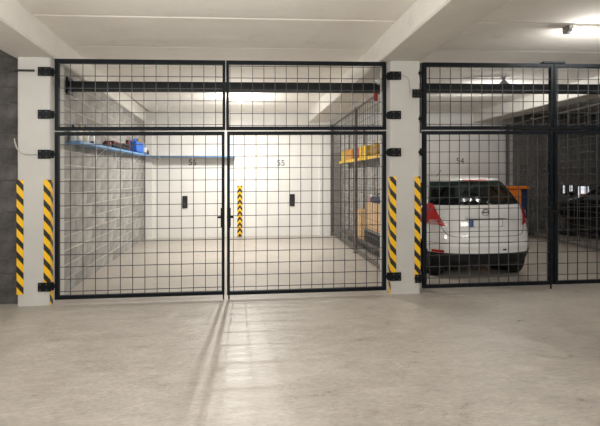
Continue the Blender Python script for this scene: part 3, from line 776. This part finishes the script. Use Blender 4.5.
    if tailgate:
        # tail lamps
        def band(mb, t0f, t1f, z0, z1, off, nz=10, nt=12):
            mb.grid([[S(z, t0f(z) + (t1f(z) - t0f(z)) * k / nt, off) for k in range(nt + 1)] for z in np.linspace(z0, z1, nz)])
        for s in (-1, 1):
            q = MB(); inn = lambda z: s * float(np.interp(z, (.835, .90, 1.0, 1.10, 1.185), (.43, .47, .53, .58, .64)))
            out = lambda z: s * float(np.interp(z, (.835, .86, .90, 1.0, 1.12, 1.16, 1.185), (.47, .80, 1.03, 1.09, 1.08, 1.03, .84)))
            band(q, inn, out, .835, 1.185, .018); tl = q.build('tail_lamp', 'tail', r, smooth=True)
            c = S(1.0, s * .82, .019); nrm = (S(1.0, s * .82, .1) - S(1.0, s * .82, 0)).normalized()
            MB().lathe(c, nrm, [(0, .062), (.006, .058), (.004, .04), (.01, .035), (.012, .0)], 18, cap=False).build('lamp_reflector', 'tail_clear', tl, smooth=True)
            q = MB(); band(q, lambda z: s * float(np.interp(z, (.85, .93), (.53, .57))), lambda z: s * float(np.interp(z, (.85, .93), (.74, .68))), .855, .93, .021, 4, 6); q.build('reversing_lens', 'tail_clear', tl, smooth=True)
            q = MB(); band(q, lambda z: s * .52, lambda z: s * .74, .425, .465, .008, 3, 8); q.build('bumper_reflector', 'tail', r, smooth=True)
        # seams
        pts = [S(z, .5 - .02 * (z < .8), .001) for z in (.83, .78)] + [S(.72, .44, .001), S(.69, .39, .001), S(.675, .34, .001)] + [S(.672, t, .001) for t in np.linspace(.28, -.28, 15)] + [S(.675, -.34, .001), S(.69, -.39, .001), S(.72, -.44, .001)] + [S(z, -.5 + .02 * (z < .8), .001) for z in (.78, .83)]
        MB().tube(smoothpath(pts, 3), .0045, 6).build('tailgate_seam', 'seam', r)
        MB().tube([S(.575, t, .0005) for t in np.linspace(-.98, .98, 40)], .003, 6).build('bumper_crease', 'seam', r)
        for s in (-1, 1): MB().tube([S(z, s * 1.02, .0) for z in (.83, .7, .575)], .003, 6).build('bumper_seam', 'seam', r)
        # number plate with recess lines
        yb = S(.90, 0).y
        MB().box(-.33, .33, yb - .030, yb + .05, .955, .975).build('handle_strip', 'paint_w', r)
        MB().box(-.32, .32, yb - .022, yb + .05, .945, .956).build('handle_gap', 'seam', r)
        MB().box(-.30, .30, yb - .006, yb + .05, .805, .812).build('plate_ledge', 'seam', r)
        MB().box(-.278, .258, yb - .010, yb + .03, .820, .946).build('plate_frame', 'seam', r)
        pl = MB().rbox(-.27, .25, yb - .016, yb - .002, .828, .938, .004, 1).build('number_plate', 'plate_w', r)
        MB().box(-.269, -.225, yb - .0175, yb - .0155, .830, .936).build('plate_band', 'euroblue', pl)
        # emblem
        c = S(1.045, 0, .004)
        e = MB()
        ringp = [c + Vector((.052 * math.cos(a), -.004, .052 * math.sin(a))) for a in np.linspace(0, 2 * math.pi, 25)]
        e.tube(ringp, .009, 8); e.rbox(c.x - .068, c.x + .068, c.y - .014, c.y - .001, c.z - .013, c.z + .013, .004, 1)
        e.build('emblem', 'chrome', r)
        # spoiler with third brake lamp, wiper, antenna, tow cover
        zt_ = glass_top
        sp = MB(); sp.grid([[S(z, t, o) for t in np.linspace(-.72, .72, 30)] for z, o in ((zt_ + .050, .0), (zt_ + .042, .04), (zt_ + .028, .065), (zt_ + .012, .06), (zt_ + .008, -.01))])
        spo = sp.build('spoiler', paint, r, smooth=True)
        bl_ = MB(); bl_.grid([[S(z, t, .070) for t in np.linspace(-.16, .16, 8)] for z in (zt_ + .008, zt_ + .030)]); bl_.build('brake_lamp', 'tail', spo)
        wp = [S(b0 + .0, .05, .02), S(b0 + .03, .02, .025), S(b0 + .07, .05, .022)]
        MB().tube(wp, .012, 6).build('wiper', 'chrome', r)
        MB().tube([S(b0 + .03, .02, .015), S(b0 + .035, -.5, .012)], .006, 6).build('wiper_blade', 'black', r)
        c = S(.475, .12, .002); MB().rbox(c.x - .03, c.x + .03, c.y - .006, c.y + .02, .462, .484, .004, 1).build('tow_eye_cover', 'black', r)
        MB().cyl((.0, 1.7, 1.61), (-.01, 1.50, 1.74), .006, 6).build('antenna', 'black', r)
    else:
        for s in (-1, 1):
            q = MB(); q.grid([[S(z, s * t, .008) for t in np.linspace(2.25, 2.7, 10)] for z in (.58, .64, .70)]); q.build('headlamp', 'chrome', r, smooth=True)
            q = MB(); q.grid([[S(z, s * t, .008) for t in np.linspace(.5, 1.0, 10)] for z in (.75, .82, .88)]); q.build('tail_lamp', 'tail', r, smooth=True)
    for s in (-1, 1):
        my = side_y[1] - .35
        q = MB(); q.rbox(s * .93 - .09, s * .93 + .09, my - .05, my + .07, b0 - .04, b0 + .09, .03, 2); q.box(min(s * .78, s * .88), max(s * .78, s * .88), my - .01, my + .03, b0 - .02, b0 + .02)
        q.build('wing_mirror', paint, r)
    return r
hatch = [(.20, .12, 3.70, .76), (.28, .03, 3.80, .83), (.42, .0, 3.85, .87), (.54, .0, 3.86, .89), (.60, .035, 3.85, .895), (.70, .06, 3.80, .90), (.82, .08, 3.60, .90), (.92, .10, 3.30, .895),
         (1.02, .125, 2.98, .88), (1.10, .15, 2.82, .86), (1.18, .18, 2.70, .83), (1.28, .24, 2.55, .79), (1.38, .31, 2.36, .75), (1.48, .38, 2.17, .70), (1.54, .43, 2.05, .66), (1.58, .50, 1.93, .59), (1.605, .62, 1.80, .49), (1.622, .82, 1.62, .32), (1.627, 1.02, 1.42, .12)]
make_car('hatchback_car', 'white hatchback car parked nose in behind the right gate', 'paint_w', hatch, (3.88, .56, fl(3.88)), (.66, 3.12), .50, .62, (1.168, 0), 1.535, (.62, 3.0), .425, True)
sedan = [(.18, .12, 4.15, .76), (.28, .04, 4.26, .83), (.45, .0, 4.30, .87), (.60, .02, 4.28, .88), (.68, .04, 4.2, .88), (.76, .06, 3.95, .875), (.84, .08, 3.5, .87), (.90, .12, 3.2, .86), (.95, .30, 3.08, .84), (1.02, .5, 2.95, .81),
         (1.15, .75, 2.68, .75), (1.27, 1.0, 2.42, .68), (1.33, 1.15, 2.25, .62), (1.38, 1.32, 2.05, .52), (1.40, 1.5, 1.9, .38), (1.41, 1.6, 1.8, .2)]
sedan = [(z * 1.15, a, b, c) for z, a, b, c in sedan]
make_car('sedan_car', 'black car with sloping bonnet beyond the mesh partition at the right edge', 'paint_b', sedan, (9.55, 1.55, fl(9.55)), (.85, 3.45), .55, .75, (1.10, 0), 1.48, (.8, 3.3), .30, False)

# ------------------------------------------------------------------ orange cabinet beside the back wall
x0, x1, y0, y1 = 6.75, 7.36, 4.6, 5.2; z0 = fl(7); 
r = thing('storage_bin', 'tall orange bin with dark blue side behind the white car', 'bin', ((x0 + x1) / 2, 4.9, z0))
MB().rbox(x0, x1, y0, y1, z0 + .08, 1.36, .03, 2).build('bin_body', 'orange', r)
MB().rbox(x1 + .002, x1 + .18, y0 + .01, y1, z0 + .03, 1.355, .01, 1).build('bin_side', 'navy', r)
MB().rbox(x0 - .03, x1 + .19, y0 - .04, y1 + .02, 1.36, 1.44, .02, 2).build('bin_lid', 'orange', r)
for x in (x0 + .08, x1 - .08):
    MB().lathe((x - .02, y1 - .08, z0 + .08), (1, 0, 0), [(0, .078), (.04, .078)], 16).build('bin_wheel', 'black', r)
    MB().box(x - .03, x + .03, y0 + .04, y0 + .10, z0, z0 + .09).build('bin_foot', 'black', r)
r = thing('storage_cabinet', 'dark blue cabinet between the orange bin and the mesh partition', 'cabinet', (7.5, 5.3, fl(7.5)))
zc = fl(7.5)
MB().rbox(7.41, 7.66, 5.26, 5.8, zc, zc + 1.32, .01, 1).build('cabinet_body', 'navy', r)
MB().box(7.42, 7.65, 5.245, 5.259, zc + .05, zc + 1.28).build('cabinet_door', 'navy', r)
MB().cyl((7.62, 5.235, zc + .6), (7.62, 5.235, zc + .75), .01, 8).build('door_handle', 'chrome', r)

# ------------------------------------------------------------------ small lit windows in the dark back wall
def slit(n, x0, x1, z0, z1, bars, label):
    o = MB().box(x0, x1, YB - .004, YB - .001, z0, z1).build('window_%d' % n, 'pane')
    struct(o, label, 'window')
    f = MB(); t = .02
    for a in ((x0 - t, x0, z0 - t, z1 + t), (x1, x1 + t, z0 - t, z1 + t)): f.box(a[0], a[1], YB - .03, YB - .001, a[2], a[3])
    for a in ((x0, x1, z0 - t, z0), (x0, x1, z1, z1 + t)): f.box(a[0], a[1], YB - .03, YB - .001, a[2], a[3])
    f.build('window_frame', 'black', o)
    for b in bars: MB().box(b[0], b[1], YB - .02, YB - .004, b[2], b[3]).build('window_bar', 'black', o)
slit(1, 9.62, 9.70, 1.20, 1.44, [], 'narrow bright slit window in the dark wall')
slit(2, 9.83, 9.94, 1.13, 1.44, [(9.875, 9.895, 1.13, 1.44), (9.83, 9.94, 1.24, 1.26)], 'narrow bright barred window beside the slit window')
slit(3, 10.10, 10.46, 1.06, 1.41, [(10.17, 10.19, 1.06, 1.41), (10.36, 10.38, 1.06, 1.41)], 'wider bright window with an orange bowl before it')
r = thing('warning_cone', 'orange bowl shaped object in front of the bright far window', 'bowl', (10.28, YB - .1, 1.05))
MB().lathe((10.28, YB - .13, 1.05), (0, 0, 1), [(0, .09), (.02, .13), (.08, .16), (.14, .17), (.145, .155), (.08, .14)], 18).build('bowl_body', 'orange', r, smooth=True)
MB().cyl((10.38, YB - .13, 1.13), (10.39, YB - .13, 1.32), .025, 10).build('bowl_stem', 'orange', r)
MB().box(10.08, 10.48, YB - .26, YB - .004, 1.03, 1.05).build('wall_bracket', 'black', r)
